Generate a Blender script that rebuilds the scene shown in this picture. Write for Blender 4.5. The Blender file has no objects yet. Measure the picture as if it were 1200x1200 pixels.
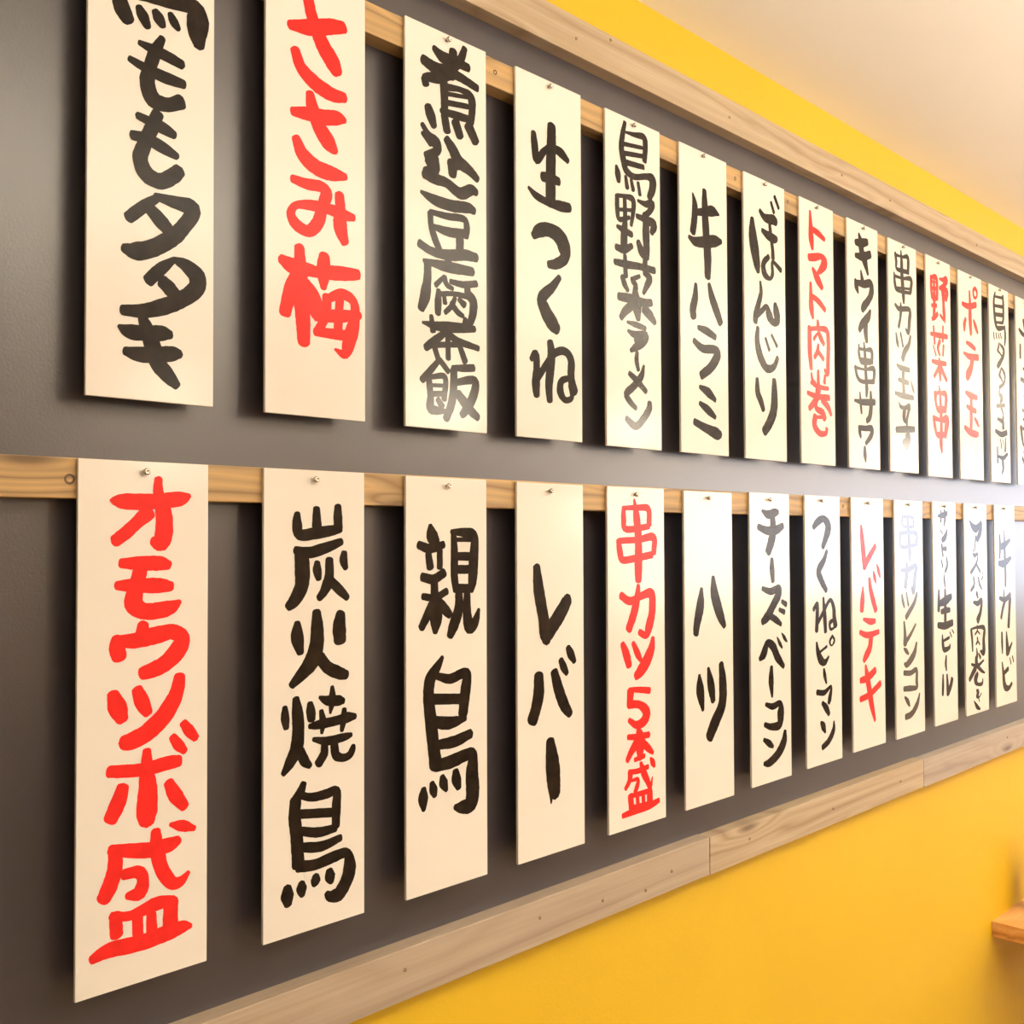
import bpy, bmesh, math, random
from mathutils import Vector, Matrix
from mathutils.geometry import delaunay_2d_cdt

random.seed(7)
scene = bpy.context.scene
C = scene.collection

# ------------------------------------------------------------------ camera
cam_data = bpy.data.cameras.new('camera')
cam_data.sensor_width = 36.0
cam_data.lens = 36.0 * 1220.0 / 1200.0
cam_data.clip_start = 0.02
cam_data.clip_end = 60
cam = bpy.data.objects.new('camera', cam_data)
C.objects.link(cam)
FW = Vector((0.71256565, 0.70119917, 0.02387303)).normalized()
RT = Vector((0.70145827, -0.71270055, -0.00377149)).normalized()
UP = RT.cross(FW).normalized()
RT = FW.cross(UP).normalized()
m = Matrix(((RT.x, UP.x, -FW.x, 0.0), (RT.y, UP.y, -FW.y, -0.86455), (RT.z, UP.z, -FW.z, 1.5), (0, 0, 0, 1)))
cam.matrix_world = m
scene.camera = cam

# ------------------------------------------------------------------ colour management, world
scene.view_settings.view_transform = 'Standard'
scene.view_settings.look = 'None'
scene.view_settings.gamma = 1.0
scene.view_settings.use_curve_mapping = False
scene.view_settings.exposure = -0.07
world = bpy.data.worlds.new('world')
scene.world = world
world.use_nodes = True
world.node_tree.nodes['Background'].inputs[0].default_value = (0.75, 0.85, 1.0, 1)
world.node_tree.nodes['Background'].inputs[1].default_value = 1.0


def light(name, kind, loc, energy, color, size=0.1, rot=(0, 0, 0), size_y=None):
    d = bpy.data.lights.new(name, kind)
    d.energy = energy
    d.color = color
    if kind == 'AREA':
        d.size = size
        if size_y:
            d.shape = 'RECTANGLE'
            d.size_y = size_y
    else:
        d.shadow_soft_size = size
    o = bpy.data.objects.new(name, d)
    o.location = loc
    o.rotation_euler = rot
    C.objects.link(o)
    return o


WARM = (1.0, 0.66, 0.36)
# round lanterns hanging over the counter: (x, y, z, radius, strength)
LANTERNS = [(1.72, -2.5, 1.90, 0.12, 1), (3.0, -2.5, 2.0, 0.12, 1), (4.3, -2.5, 2.02, 0.11, 1), (7.6, -2.5, 2.05, 0.12, 1), (-0.4, -2.9, 1.95, 0.13, 1), (3.95, -2.5, 1.60, 0.06, 1)]
# unseen uplights, added to brighten the ceiling and its bounce
for ux in (1.2, 3.6, 6.0):
    light('added_ceiling_uplight', 'AREA', (ux, -1.35, 1.81), 60.0, (1.0, 0.88, 0.72), 2.1, (math.radians(180), 0, 0), 0.10)
# ------------------------------------------------------------------ materials


def new_mat(name):
    mt = bpy.data.materials.new(name)
    mt.use_nodes = True
    nt = mt.node_tree
    return mt, nt, nt.nodes['Principled BSDF']


def ramp(nt, fac, stops):
    r = nt.nodes.new('ShaderNodeValToRGB')
    els = r.color_ramp.elements
    while len(els) < len(stops):
        els.new(0.5)
    for e, (p, c) in zip(els, stops):
        e.position = p
        e.color = (*c, 1)
    nt.links.new(fac, r.inputs[0])
    return r.outputs[0]


def noise(nt, vec, scale, detail=3, rough=0.55, dist=0.0):
    n = nt.nodes.new('ShaderNodeTexNoise')
    n.inputs['Scale'].default_value = scale
    n.inputs['Detail'].default_value = detail
    n.inputs['Roughness'].default_value = rough
    n.inputs['Distortion'].default_value = dist
    if vec is not None:
        nt.links.new(vec, n.inputs['Vector'])
    return n.outputs['Fac']


def mapping(nt, scale=(1, 1, 1), loc=(0, 0, 0), kind='Object'):
    t = nt.nodes.new('ShaderNodeTexCoord')
    mp = nt.nodes.new('ShaderNodeMapping')
    mp.inputs['Scale'].default_value = scale
    mp.inputs['Location'].default_value = loc
    nt.links.new(t.outputs[kind], mp.inputs['Vector'])
    return mp.outputs[0]


def bump(nt, h, strength, dist, bsdf):
    b = nt.nodes.new('ShaderNodeBump')
    b.inputs['Strength'].default_value = strength
    b.inputs['Distance'].default_value = dist
    nt.links.new(h, b.inputs['Height'])
    nt.links.new(b.outputs[0], bsdf.inputs['Normal'])
    return b


def plain(name, col, rough=0.5, var=0.0, scale=8, metal=0.0, bump_s=0.0, bump_scale=300, coat=0.0, spec=0.5):
    mt, nt, b = new_mat(name)
    b.inputs['Roughness'].default_value = rough
    b.inputs['Metallic'].default_value = metal
    b.inputs['Coat Weight'].default_value = coat
    b.inputs['Coat Roughness'].default_value = 0.08
    b.inputs['Specular IOR Level'].default_value = spec
    v = mapping(nt)
    n = noise(nt, v, scale)
    lo = tuple(max(0, c * (1 - var)) for c in col)
    hi = tuple(min(1, c * (1 + var)) for c in col)
    nt.links.new(ramp(nt, n, [(0.3, lo), (0.7, hi)]), b.inputs['Base Color'])
    if bump_s:
        bump(nt, noise(nt, v, bump_scale, 2), bump_s, 0.001, b)
    return mt


def wood(name, dark, mid, pale, rings=14.0, knots=True, rough=0.55, seed=0.0, wash=None, fine=0.25):
    """planed timber: stretched growth bands, fine fibres and a few knots, in object space (grain along x)"""
    mt, nt, b = new_mat(name)
    L = nt.links.new
    v = mapping(nt, (1, 1, 1), (seed, seed * 0.37, seed * 1.3))
    # large slow warping of the bands
    vs = mapping(nt, (1.6, 9, 14), (seed, seed, seed))
    warp = noise(nt, vs, 1.0, 3, 0.5, 0.6)
    sep = nt.nodes.new('ShaderNodeSeparateXYZ')
    L(v, sep.inputs[0])
    a = nt.nodes.new('ShaderNodeMath'); a.operation = 'MULTIPLY'
    L(sep.outputs['Z'], a.inputs[0]); a.inputs[1].default_value = rings * 3.0
    w = nt.nodes.new('ShaderNodeMath'); w.operation = 'MULTIPLY_ADD'
    L(warp, w.inputs[0]); w.inputs[1].default_value = rings * 0.32; L(a.outputs[0], w.inputs[2])
    src = w.outputs[0]
    kfac = None
    if knots:
        vk = mapping(nt, (2.1, 1.0, 9.0), (seed * 2.1, 0.0, seed * 0.7))
        vo = nt.nodes.new('ShaderNodeTexVoronoi')
        vo.voronoi_dimensions = '2D'
        cmb = nt.nodes.new('ShaderNodeCombineXYZ')
        sk = nt.nodes.new('ShaderNodeSeparateXYZ')
        L(vk, sk.inputs[0]); L(sk.outputs['X'], cmb.inputs['X']); L(sk.outputs['Z'], cmb.inputs['Y'])
        L(cmb.outputs[0], vo.inputs['Vector'])
        vo.inputs['Scale'].default_value = 1.0
        k = nt.nodes.new('ShaderNodeMapRange')
        k.inputs['From Min'].default_value = 0.0
        k.inputs['From Max'].default_value = 0.28
        k.inputs['To Min'].default_value = 1.0
        k.inputs['To Max'].default_value = 0.0
        k.interpolation_type = 'SMOOTHSTEP'
        L(vo.outputs['Distance'], k.inputs['Value'])
        add = nt.nodes.new('ShaderNodeMath'); add.operation = 'MULTIPLY_ADD'
        L(k.outputs[0], add.inputs[0]); add.inputs[1].default_value = 2.2; L(src, add.inputs[2])
        src = add.outputs[0]
        kf = nt.nodes.new('ShaderNodeMapRange')
        kf.inputs['From Min'].default_value = 0.02
        kf.inputs['From Max'].default_value = 0.075
        kf.inputs['To Min'].default_value = 1.0
        kf.inputs['To Max'].default_value = 0.0
        L(vo.outputs['Distance'], kf.inputs['Value'])
        kfac = kf.outputs[0]
    fr = nt.nodes.new('ShaderNodeMath'); fr.operation = 'PINGPONG'
    L(src, fr.inputs[0]); fr.inputs[1].default_value = 1.0
    col = ramp(nt, fr.outputs[0], [(0.0, mid), (0.45, pale), (0.8, mid), (1.0, dark)])
    vf = mapping(nt, (3, 160, 210), (seed, 0, 0))
    fib = noise(nt, vf, 1.0, 4, 0.6)
    mx = nt.nodes.new('ShaderNodeMix'); mx.data_type = 'RGBA'; mx.blend_type = 'MULTIPLY'
    mx.inputs[0].default_value = fine
    L(col, mx.inputs[6]); L(ramp(nt, fib, [(0.3, (0.45, 0.42, 0.4)), (0.65, (1, 1, 1))]), mx.inputs[7])
    out = mx.outputs[2]
    if wash:
        m2 = nt.nodes.new('ShaderNodeMix'); m2.data_type = 'RGBA'
        bl = noise(nt, mapping(nt, (3, 8, 12), (seed + 4, 0, 0)), 1.0, 3)
        mr = nt.nodes.new('ShaderNodeMapRange')
        mr.inputs['From Min'].default_value = 0.35; mr.inputs['From Max'].default_value = 0.7
        mr.inputs['To Min'].default_value = wash[3] * 0.5; mr.inputs['To Max'].default_value = wash[3]
        L(bl, mr.inputs['Value']); L(mr.outputs[0], m2.inputs[0])
        L(out, m2.inputs[6]); m2.inputs[7].default_value = (*wash[:3], 1)
        out = m2.outputs[2]
    if kfac is not None:
        m3 = nt.nodes.new('ShaderNodeMix'); m3.data_type = 'RGBA'
        sc = nt.nodes.new('ShaderNodeMath'); sc.operation = 'MULTIPLY'; sc.inputs[1].default_value = 0.8
        L(kfac, sc.inputs[0]); L(sc.outputs[0], m3.inputs[0])
        L(out, m3.inputs[6]); m3.inputs[7].default_value = (*[c * 0.45 for c in dark], 1)
        out = m3.outputs[2]
    L(out, b.inputs['Base Color'])
    b.inputs['Roughness'].default_value = rough
    bump(nt, fib, 0.25, 0.0006, b)
    return mt


M = {}
M['yellow'] = plain('yellow_wall_paint', (0.70, 0.435, 0.008), 0.55, 0.03, 2.5, bump_s=0.25, bump_scale=220)
M['ceiling'] = plain('ceiling_paint', (0.88, 0.87, 0.84), 0.8, 0.02, 2)
M['slate'] = plain('slate_board_paint', (0.042, 0.035, 0.041), 0.31, 0.06, 5, bump_s=0.12, bump_scale=420, spec=1.0, coat=0.35)
M['slate'].node_tree.nodes['Principled BSDF'].inputs['Coat Roughness'].default_value = 0.3
M['white'] = plain('white_coated_board', (0.80, 0.75, 0.675), 0.16, 0.015, 6, coat=0.0)
M['ink'] = plain('black_brush_paint', (0.022, 0.015, 0.010), 0.17, 0.35, 60, spec=0.14)
M['ink_satin'] = plain('satin_black_brush_paint', (0.022, 0.015, 0.010), 0.12, 0.35, 60, spec=0.28)
M['ink_gloss'] = plain('glossy_black_brush_paint', (0.038, 0.028, 0.024), 0.14, 0.35, 60, spec=0.8)
M['red'] = plain('red_brush_paint', (0.80, 0.030, 0.024), 0.25, 0.10, 45, spec=0.16)
M['steel'] = plain('zinc_screw', (0.55, 0.51, 0.44), 0.25, 0.05, 200, metal=1.0)
M['recess'] = plain('screw_recess', (0.05, 0.045, 0.04), 0.5, 0.1, 200, metal=0.6)
M['nail'] = plain('sunken_screw_head', (0.16, 0.10, 0.06), 0.5, 0.2, 300, metal=0.3)
M['frame1'] = wood('pale_washed_timber', (0.288, 0.18, 0.094), (0.432, 0.302, 0.18), (0.533, 0.41, 0.274), 13, True, 0.55, 1.7, (0.47, 0.37, 0.235, 0.5), fine=0.5)
M['frame2'] = wood('pale_washed_timber_b', (0.259, 0.166, 0.094), (0.403, 0.288, 0.18), (0.504, 0.389, 0.266), 10, True, 0.5, 5.3, (0.418, 0.338, 0.259, 0.7), fine=0.5)
M['frame3'] = wood('grey_washed_timber', (0.245, 0.166, 0.108), (0.389, 0.295, 0.209), (0.475, 0.382, 0.288), 10, True, 0.5, 9.1, (0.418, 0.353, 0.288, 0.75), fine=0.5)
M['rail'] = wood('orange_pine', (0.30, 0.17, 0.06), (0.43, 0.28, 0.12), (0.58, 0.36, 0.14), 20, True, 0.5, 3.1)
M['shelf'] = wood('orange_shelf_timber', (0.48, 0.20, 0.05), (0.72, 0.34, 0.10), (0.84, 0.46, 0.18), 12, False, 0.4, 2.2)
M['floor'] = wood('floor_boards', (0.26, 0.19, 0.12), (0.38, 0.28, 0.18), (0.46, 0.35, 0.24), 4, False, 0.5, 0.4)
M['room'] = plain('far_room_plaster', (0.74, 0.68, 0.58), 0.8, 0.05, 2)
M['dark_room'] = plain('dark_counter_front', (0.10, 0.07, 0.05), 0.6, 0.1, 2)
M['green'] = plain('dark_green_glass', (0.03, 0.06, 0.01), 0.12, 0.1, 5)


def emis(name, col, s):
    mt, nt, b = new_mat(name)
    b.inputs['Base Color'].default_value = (0.8, 0.8, 0.8, 1)
    b.inputs['Emission Color'].default_value = (*col, 1)
    b.inputs['Emission Strength'].default_value = s
    return mt


M['lantern'] = emis('lit_paper', (1.0, 0.86, 0.68), 20.0)
M['pane'] = emis('daylight_pane', (0.64, 0.76, 1.0), 5.0)
M['pane_b'] = emis('daylight_pane_side', (1.0, 0.90, 0.82), 7.0)

# ------------------------------------------------------------------ mesh helpers


def finish(name, bm, mat, parent=None, loc=None):
    me = bpy.data.meshes.new(name)
    bm.to_mesh(me)
    bm.free()
    me.materials.append(mat)
    o = bpy.data.objects.new(name, me)
    C.objects.link(o)
    if parent is not None:
        o.parent = parent
    if loc is not None:
        o.location = loc
    return o


def box_bm(x0, x1, y0, y1, z0, z1, bevel=0.0, seg=2):
    bm = bmesh.new()
    bmesh.ops.create_cube(bm, size=1)
    for v in bm.verts:
        v.co = Vector(((x0 + x1) / 2 + v.co.x * (x1 - x0), (y0 + y1) / 2 + v.co.y * (y1 - y0), (z0 + z1) / 2 + v.co.z * (z1 - z0)))
    if bevel:
        bmesh.ops.bevel(bm, geom=list(bm.edges), offset=bevel, segments=seg, affect='EDGES', profile=0.6)
    return bm


def box(name, x0, x1, y0, y1, z0, z1, mat, parent=None, bevel=0.0, origin=None):
    if origin is None:
        return finish(name, box_bm(x0, x1, y0, y1, z0, z1, bevel), mat, parent)
    ox, oy, oz = origin
    return finish(name, box_bm(x0 - ox, x1 - ox, y0 - oy, y1 - oy, z0 - oz, z1 - oz, bevel), mat, parent, origin)


def thing(name, label, cat, loc=(0, 0, 0), group=None):
    o = bpy.data.objects.new(name, None)
    o.empty_display_size = 0.05
    C.objects.link(o)
    o.location = loc
    o['label'] = label
    o['category'] = cat
    if group:
        o['group'] = group
    return o


def struct(o):
    o['kind'] = 'structure'
    return o


def lathe(bm, profile, n=16, axis='Z', off=(0, 0, 0)):
    """profile: list of (radius, height)"""
    rings = []
    for r, h in profile:
        ring = []
        for i in range(n):
            a = 2 * math.pi * i / n
            p = (r * math.cos(a), r * math.sin(a), h)
            if axis == 'Y':
                p = (p[0], -p[2], p[1])
            ring.append(bm.verts.new(Vector(p) + Vector(off)))
        rings.append(ring)
    for a, b in zip(rings, rings[1:]):
        for i in range(n):
            bm.faces.new((a[i], a[(i + 1) % n], b[(i + 1) % n], b[i]))
    bm.faces.new(list(reversed(rings[0])))
    bm.faces.new(rings[-1])
    bmesh.ops.recalc_face_normals(bm, faces=bm.faces)

# ------------------------------------------------------------------ the room
WALL = 0.032          # plane of the yellow wall
CEIL = 2.262
X0, X1, Y1 = -3.0, 9.0, -4.2
struct(box('wall_back', X0, X1, WALL, WALL + 0.12, 0, CEIL + 0.1, M['yellow']))
struct(box('ceiling', X0, X1, Y1, WALL, CEIL, CEIL + 0.1, M['ceiling']))
struct(box('floor', X0, X1, Y1, WALL, -0.05, 0, M['floor']))
struct(box('wall_left', X0 - 0.1, X0, Y1, WALL, 0, CEIL, M['room']))
# street side: two walls of shop windows meeting in the far corner
WZ0, WZ1 = 0.95, 2.15
struct(box('wall_front', X0, 6.2, Y1 - 0.1, Y1, 0, CEIL, M['room']))
struct(box('wall_front', 6.2, X1, Y1 - 0.1, Y1, 0, WZ0, M['room']))
struct(box('wall_front', 6.2, X1, Y1 - 0.1, Y1, WZ1, CEIL, M['room']))
struct(box('wall_right', X1, X1 + 0.1, -0.9, WALL, 0, CEIL, M['room']))
struct(box('wall_right', X1, X1 + 0.1, Y1, -0.9, 0, WZ0, M['room']))
struct(box('wall_right', X1, X1 + 0.1, Y1, -0.9, WZ1, CEIL, M['room']))


def shop_window(name, n, pitch, loc, rz, mat):
    w = bpy.data.objects.new(name, None)
    C.objects.link(w)
    w.location = loc
    w.rotation_euler = (0, 0, rz)
    struct(w)
    for k in range(n):
        box('pane', pitch * k + 0.02, pitch * (k + 1) - 0.02, 0.03, 0.04, 0.03, WZ1 - WZ0 - 0.03, mat, w)
    for k in range(n + 1):
        box('window_frame', pitch * k - 0.02, pitch * k + 0.02, 0.0, 0.05, 0, WZ1 - WZ0, M['room'], w)
    box('window_sill', 0, pitch * n, -0.04, 0.06, -0.001, 0.03, M['room'], w)


shop_window('window_1', 4, 0.82, (X1 + 0.0, -0.9, WZ0), -math.pi / 2, M['pane'])
shop_window('window_2', 3, 0.93, (X1, Y1, WZ0), math.pi, M['pane_b'])

# ------------------------------------------------------------------ backboard: slate panel, frame boards, hanging rails
board_x0, board_x1 = -0.35, 3.6
panel_y = 0.027
bb = thing('menu_backboard', 'long slate grey panel framed in pale timber on the yellow wall', 'panel', (0, WALL, 1.0))


def bpart(name, x0, x1, y0, y1, z0, z1, mat, bevel=0.0012):
    return box(name, x0, x1, y0 - WALL, y1 - WALL, z0 - 1.0, z1 - 1.0, mat, bb, bevel)


bpart('backing_panel', board_x0 + 0.04, board_x1 - 0.04, panel_y, WALL, 1.03, 2.15, M['slate'], 0.0)
FR = []
fy0 = 0.006
for x0, x1, z0, z1, mt in ((board_x0, board_x1, 2.1205, 2.1712, 'frame1'),
                           (board_x0, 1.2935, 1.0055, 1.0605, 'frame2'), (1.2955, 2.0385, 1.0045, 1.0595, 'frame1'),
                           (2.0400, board_x1, 1.0030, 1.0580, 'frame3')):
    f = bpart('frame_board', x0, x1, fy0, WALL, z0, z1, M[mt], 0.0012)
    FR.append((x0, x1, z0, z1, f))
for xx in (board_x0, board_x1 - 0.05):
    FR.append((xx, xx + 0.05, 1.0615, 2.1195, bpart('frame_board', xx, xx + 0.05, fy0, WALL, 1.0615, 2.1195, M['frame3'], 0.0012)))
RAILS = []
for z0, z1 in ((2.0325, 2.0660), (1.5335, 1.5675)):
    RAILS.append((z0, bpart('hanging_rail', board_x0 + 0.06, board_x1 - 0.06, 0.0042, panel_y, z0, z1, M['rail'], 0.0012)))


def sunk_screw(parent, x, y, z, r, mat, name='screw'):
    """a dished, countersunk head just proud of the timber, with a cross recess"""
    bm = bmesh.new()
    lathe(bm, [(r, -0.0004), (r, 0.0004), (r * 0.8, 0.0006), (r * 0.72, 0.0001), (r * 0.2, -0.0002)], 12, 'Y')
    o = finish(name, bm, mat, parent, (x, y - WALL, z - 1.0))
    return o


for x, z in ((0.719, 1.038), (0.93, 1.038), (1.049, 1.029), (1.14, 1.02), (1.2, 1.032), (1.402, 1.035), (1.668, 1.031), (1.934, 1.033), (2.494, 1.038),
             (1.006, 2.142), (1.076, 2.164), (1.363, 2.142), (1.726, 2.142), (1.92, 2.141), (2.353, 2.141)):
    for a, b, c, d, f in FR:
        if a < x < b and c < z < d:
            sunk_screw(f, x, fy0, z, 0.0021, M['nail'])
sunk_screw(RAILS[1][1], 0.3585, 0.0042, 1.5495, 0.0046, M['nail'])
sunk_screw(RAILS[1][1], 1.712, 0.0042, 1.552, 0.003, M['nail'])
for x in (0.857, 1.375, 1.533):
    sunk_screw(RAILS[0][1], x, 0.0042, 2.05, 0.003, M['nail'])

# ------------------------------------------------------------------ brush lettering


def catmull(p0, p1, p2, p3, t):
    return 0.5 * ((2 * p1) + (-p0 + p2) * t + (2 * p0 - 5 * p1 + 4 * p2 - p3) * t * t + (-p0 + 3 * p1 - 3 * p2 + p3) * t ** 3)


def stroke_faces(pts, rnd):
    """pts: list of Vector(x, z, width) in metres -> list of convex polygons (x, z)"""
    n = len(pts)
    sm = []
    for i in range(n - 1):
        p0 = pts[i - 1] if i else pts[0] * 2 - pts[1]
        p3 = pts[i + 2] if i + 2 < n else pts[-1] * 2 - pts[-2]
        ln = (pts[i + 1].xy - pts[i].xy).length
        k = max(2, min(7, int(ln / 0.004) + 2))
        for j in range(k):
            sm.append(catmull(p0, pts[i], pts[i + 1], p3, j / k))
    sm.append(pts[-1].copy())
    L, R, T = [], [], []
    for i, p in enumerate(sm):
        a = sm[max(0, i - 1)]
        b = sm[min(len(sm) - 1, i + 1)]
        t = (b.xy - a.xy)
        t = t.normalized() if t.length > 1e-9 else Vector((0, -1))
        nn = Vector((-t.y, t.x))
        w = max(0.0004, p.z) * 0.5
        L.append(p.xy + nn * w * (1 + rnd.uniform(-0.035, 0.035)))
        R.append(p.xy - nn * w * (1 + rnd.uniform(-0.035, 0.035)))
        T.append(t)
    faces = []
    for i in range(len(sm) - 1):
        faces.append([L[i], L[i + 1], R[i + 1], R[i]])
        # round joint so that bends stay filled
        if 0 < i:
            c, r = sm[i].xy, max(0.0004, sm[i].z) * 0.47
            faces.append([c + Vector((math.cos(q), math.sin(q))) * r for q in [k * math.pi / 4 for k in range(8)]])
    for end, sgn in ((0, -1), (-1, 1)):
        c = sm[end].xy
        w = max(0.0004, sm[end].z) * 0.5
        t = T[end] * sgn
        nn = Vector((-t.y, t.x))
        cap = []
        for k in range(7):
            q = -math.pi / 2 + math.pi * k / 6
            cap.append(c + nn * (w * math.sin(q)) + t * (w * 0.62 * math.cos(q) * (1 + rnd.uniform(-0.12, 0.12))))
        faces.append(cap)
    return faces


def glyph(parent, strokes, mat, rnd, lift):
    verts, polys = [], []
    for s in strokes:
        pts = []
        for q in s.split():
            a, b, w = (int(c) for c in q.split(','))
            pts.append(Vector((a * 1e-4, b * 1e-4, w * 1e-4)))
        for f in stroke_faces(pts, rnd):
            for k in range(1, len(f) - 1):
                t = [f[0], f[k], f[k + 1]]
                area = (t[1] - t[0]).cross(t[2] - t[0])
                if abs(area) < 1e-9:
                    continue
                if area < 0:
                    t.reverse()
                base = len(verts)
                verts.extend(Vector((p.x * 100, p.y * 100)) for p in t)
                polys.append([base, base + 1, base + 2])
    v, e, f, ov, oe, of = delaunay_2d_cdt(verts, [], polys, 0, 1e-5)
    cx = sum(p.x for p in v) / len(v) / 100
    cz = sum(p.y for p in v) / len(v) / 100
    me = bpy.data.meshes.new('brush_character')
    tris = []
    src = [[verts[i] for i in p] for p in polys]

    def inside(c, t):
        return all((t[(i + 1) % 3] - t[i]).cross(c - t[i]) >= -1e-7 for i in range(3))
    for t, o in zip(f, of):
        c = (v[t[0]] + v[t[1]] + v[t[2]]) / 3
        if o and any(inside(c, src[k]) for k in (o if len(o) < 12 else range(len(src)))):
            tris.append(t)
    y = -0.0001 - lift
    me.from_pydata([(p.x / 100 - cx, 0, p.y / 100 - cz) for p in v], [], tris)
    me.materials.append(mat)
    me.update()
    if me.polygons and sum(p.normal.y for p in me.polygons) > 0:
        me.flip_normals()
    o = bpy.data.objects.new('brush_character', me)
    C.objects.link(o)
    o.parent = parent
    o.location = (cx, y, cz)
    return o


BOARD_T = 0.0036


def screw_mesh():
    bm = bmesh.new()
    # washer-headed pan screw standing a little proud of the board
    lathe(bm, [(0.0018, -0.003), (0.0018, 0.0022), (0.0030, 0.0024), (0.0032, 0.0044), (0.0028, 0.0055), (0.0019, 0.0060), (0.0010, 0.0054), (0.0002, 0.0050)], 14, 'Y')
    for f in bm.faces:
        f.smooth = len(f.verts) == 4
    me = bpy.data.meshes.new('screw')
    bm.to_mesh(me)
    bm.free()
    me.materials.append(M['steel'])
    return me


SCREW = screw_mesh()
SCREW_POS = {'U3': (0.0639, 0.0072), 'U4': (0.0621, 0.0079), 'U5': (0.0618, 0.0077), 'U6': (0.0615, 0.0069), 'U7': (0.0622, 0.0076), 'U8': (0.059, 0.008),
             'U9': (0.0628, 0.0082), 'U10': (0.0653, 0.0068), 'U11': (0.0584, 0.0086), 'U12': (0.0652, 0.0064), 'U13': (0.0619, 0.0061), 'L1': (0.0611, 0.0091),
             'L2': (0.0605, 0.0092), 'L3': (0.0618, 0.0092), 'L4': (0.06, 0.0093), 'L5': (0.0613, 0.0095), 'L6': (0.0614, 0.0093), 'L7': (0.0587, 0.0102),
             'L8': (0.0558, 0.0083), 'L9': (0.0633, 0.0094), 'L10': (0.0599, 0.0082), 'L11': (0.0558, 0.0090), 'L12': (0.0597, 0.0079), 'L13': (0.0557, 0.0078)}

LABELS = {'U1': 'white board of the upper row at the far left, black letters 鳥ももタタキ (tori momo tataki)',
 'U2': 'white upper-row board with red letters ささみ梅 (sasami ume), second from the left',
 'U3': 'white upper-row board crowded with black letters 煮込豆腐茶飯 (nikomi tofu chameshi)',
 'U4': 'white upper-row board with widely spaced black letters 生つくね (nama tsukune)',
 'U5': 'white upper-row board with black letters 鳥野菜ラーメン (tori yasai ramen)',
 'U6': 'white upper-row board with black letters 牛ハラミ (gyu harami)',
 'U7': 'white upper-row board with black letters ぼんじり (bonjiri)',
 'U8': 'white upper-row board with red letters トマト肉巻 (tomato nikumaki)',
 'U9': 'white upper-row board with black letters キウイ串サワー (kiwi kushi sour)',
 'U10': 'white upper-row board with thin black letters 串カツ玉子 (kushikatsu tamago)',
 'U11': 'white upper-row board with red letters 野菜串 (yasai kushi)',
 'U12': 'white upper-row board with red letters ポテ玉 (pote tama)',
 'U13': 'white upper-row board with thin black letters starting 鳥タタキ (tori tataki)',
 'U14': 'white upper-row board mostly cut off by the right edge',
 'L1': 'large white board of the lower row, thick red letters オモウツボ盛 (omoutsubo mori)',
 'L2': 'white lower-row board with thick black letters 炭火焼鳥 (sumibi yakitori)',
 'L3': 'white lower-row board with two big black characters 親鳥 (oya dori)',
 'L4': 'white lower-row board with widely spaced black letters レバー (reba)',
 'L5': 'white lower-row board with red letters 串カツ5本盛 (kushikatsu 5 hon mori)',
 'L6': 'white lower-row board with two short black letters ハツ (hatsu)',
 'L7': 'white lower-row board with black letters チーズベーコン (cheese bacon)',
 'L8': 'white lower-row board with black letters つくねピーマン (tsukune piman)',
 'L9': 'white lower-row board with red letters レバテキ (reba teki)',
 'L10': 'white lower-row board with black letters 串カツレンコン (kushikatsu renkon), top washed out by glare',
 'L11': 'white lower-row board with black letters ending 生ビール (nama beer)',
 'L12': 'white lower-row board with thin black letters アスパラ肉巻き (asupara nikumaki)',
 'L13': 'white lower-row board with black letters 牛カルビ (gyu karubi) near the right edge',
 'L14': 'white lower-row board, only a sliver showing at the right edge'}


def build_boards():
    cur = None
    for line in BOARDS.strip().split('\n'):
        if line[0] == '#':
            code, col, x, w, zt, h = line[1:].split('|')
            x, w, zt, h = float(x), float(w), float(zt), float(h)
            row = 'upper' if code[0] == 'U' else 'lower'
            cur = thing('menu_board', LABELS[code], 'sign', (x, 0, zt), row + ' row of hanging menu boards')
            box('board', 0, w, 0, BOARD_T, -h, 0, M['white'], cur, 0.0006)
            px, pz = SCREW_POS.get(code, (0.061, 0.009))
            s = bpy.data.objects.new('screw', SCREW)
            C.objects.link(s)
            s.parent = cur
            s.location = (px - 0.003, 0, -pz)
            s.rotation_euler = (0, random.uniform(0, 3), 0)
            mat = M['red'] if col == 'red' else M['ink_gloss'] if code == 'L10' else M['ink_satin'] if code in ('U3', 'U5', 'U10') else M['ink']
            n_glyph = 0
            rnd = random.Random(sum(map(ord, code)))
        elif line.strip():
            n_glyph += 1
            glyph(cur, line.split(';'), mat, rnd, 0.00006 * (n_glyph % 2))


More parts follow.
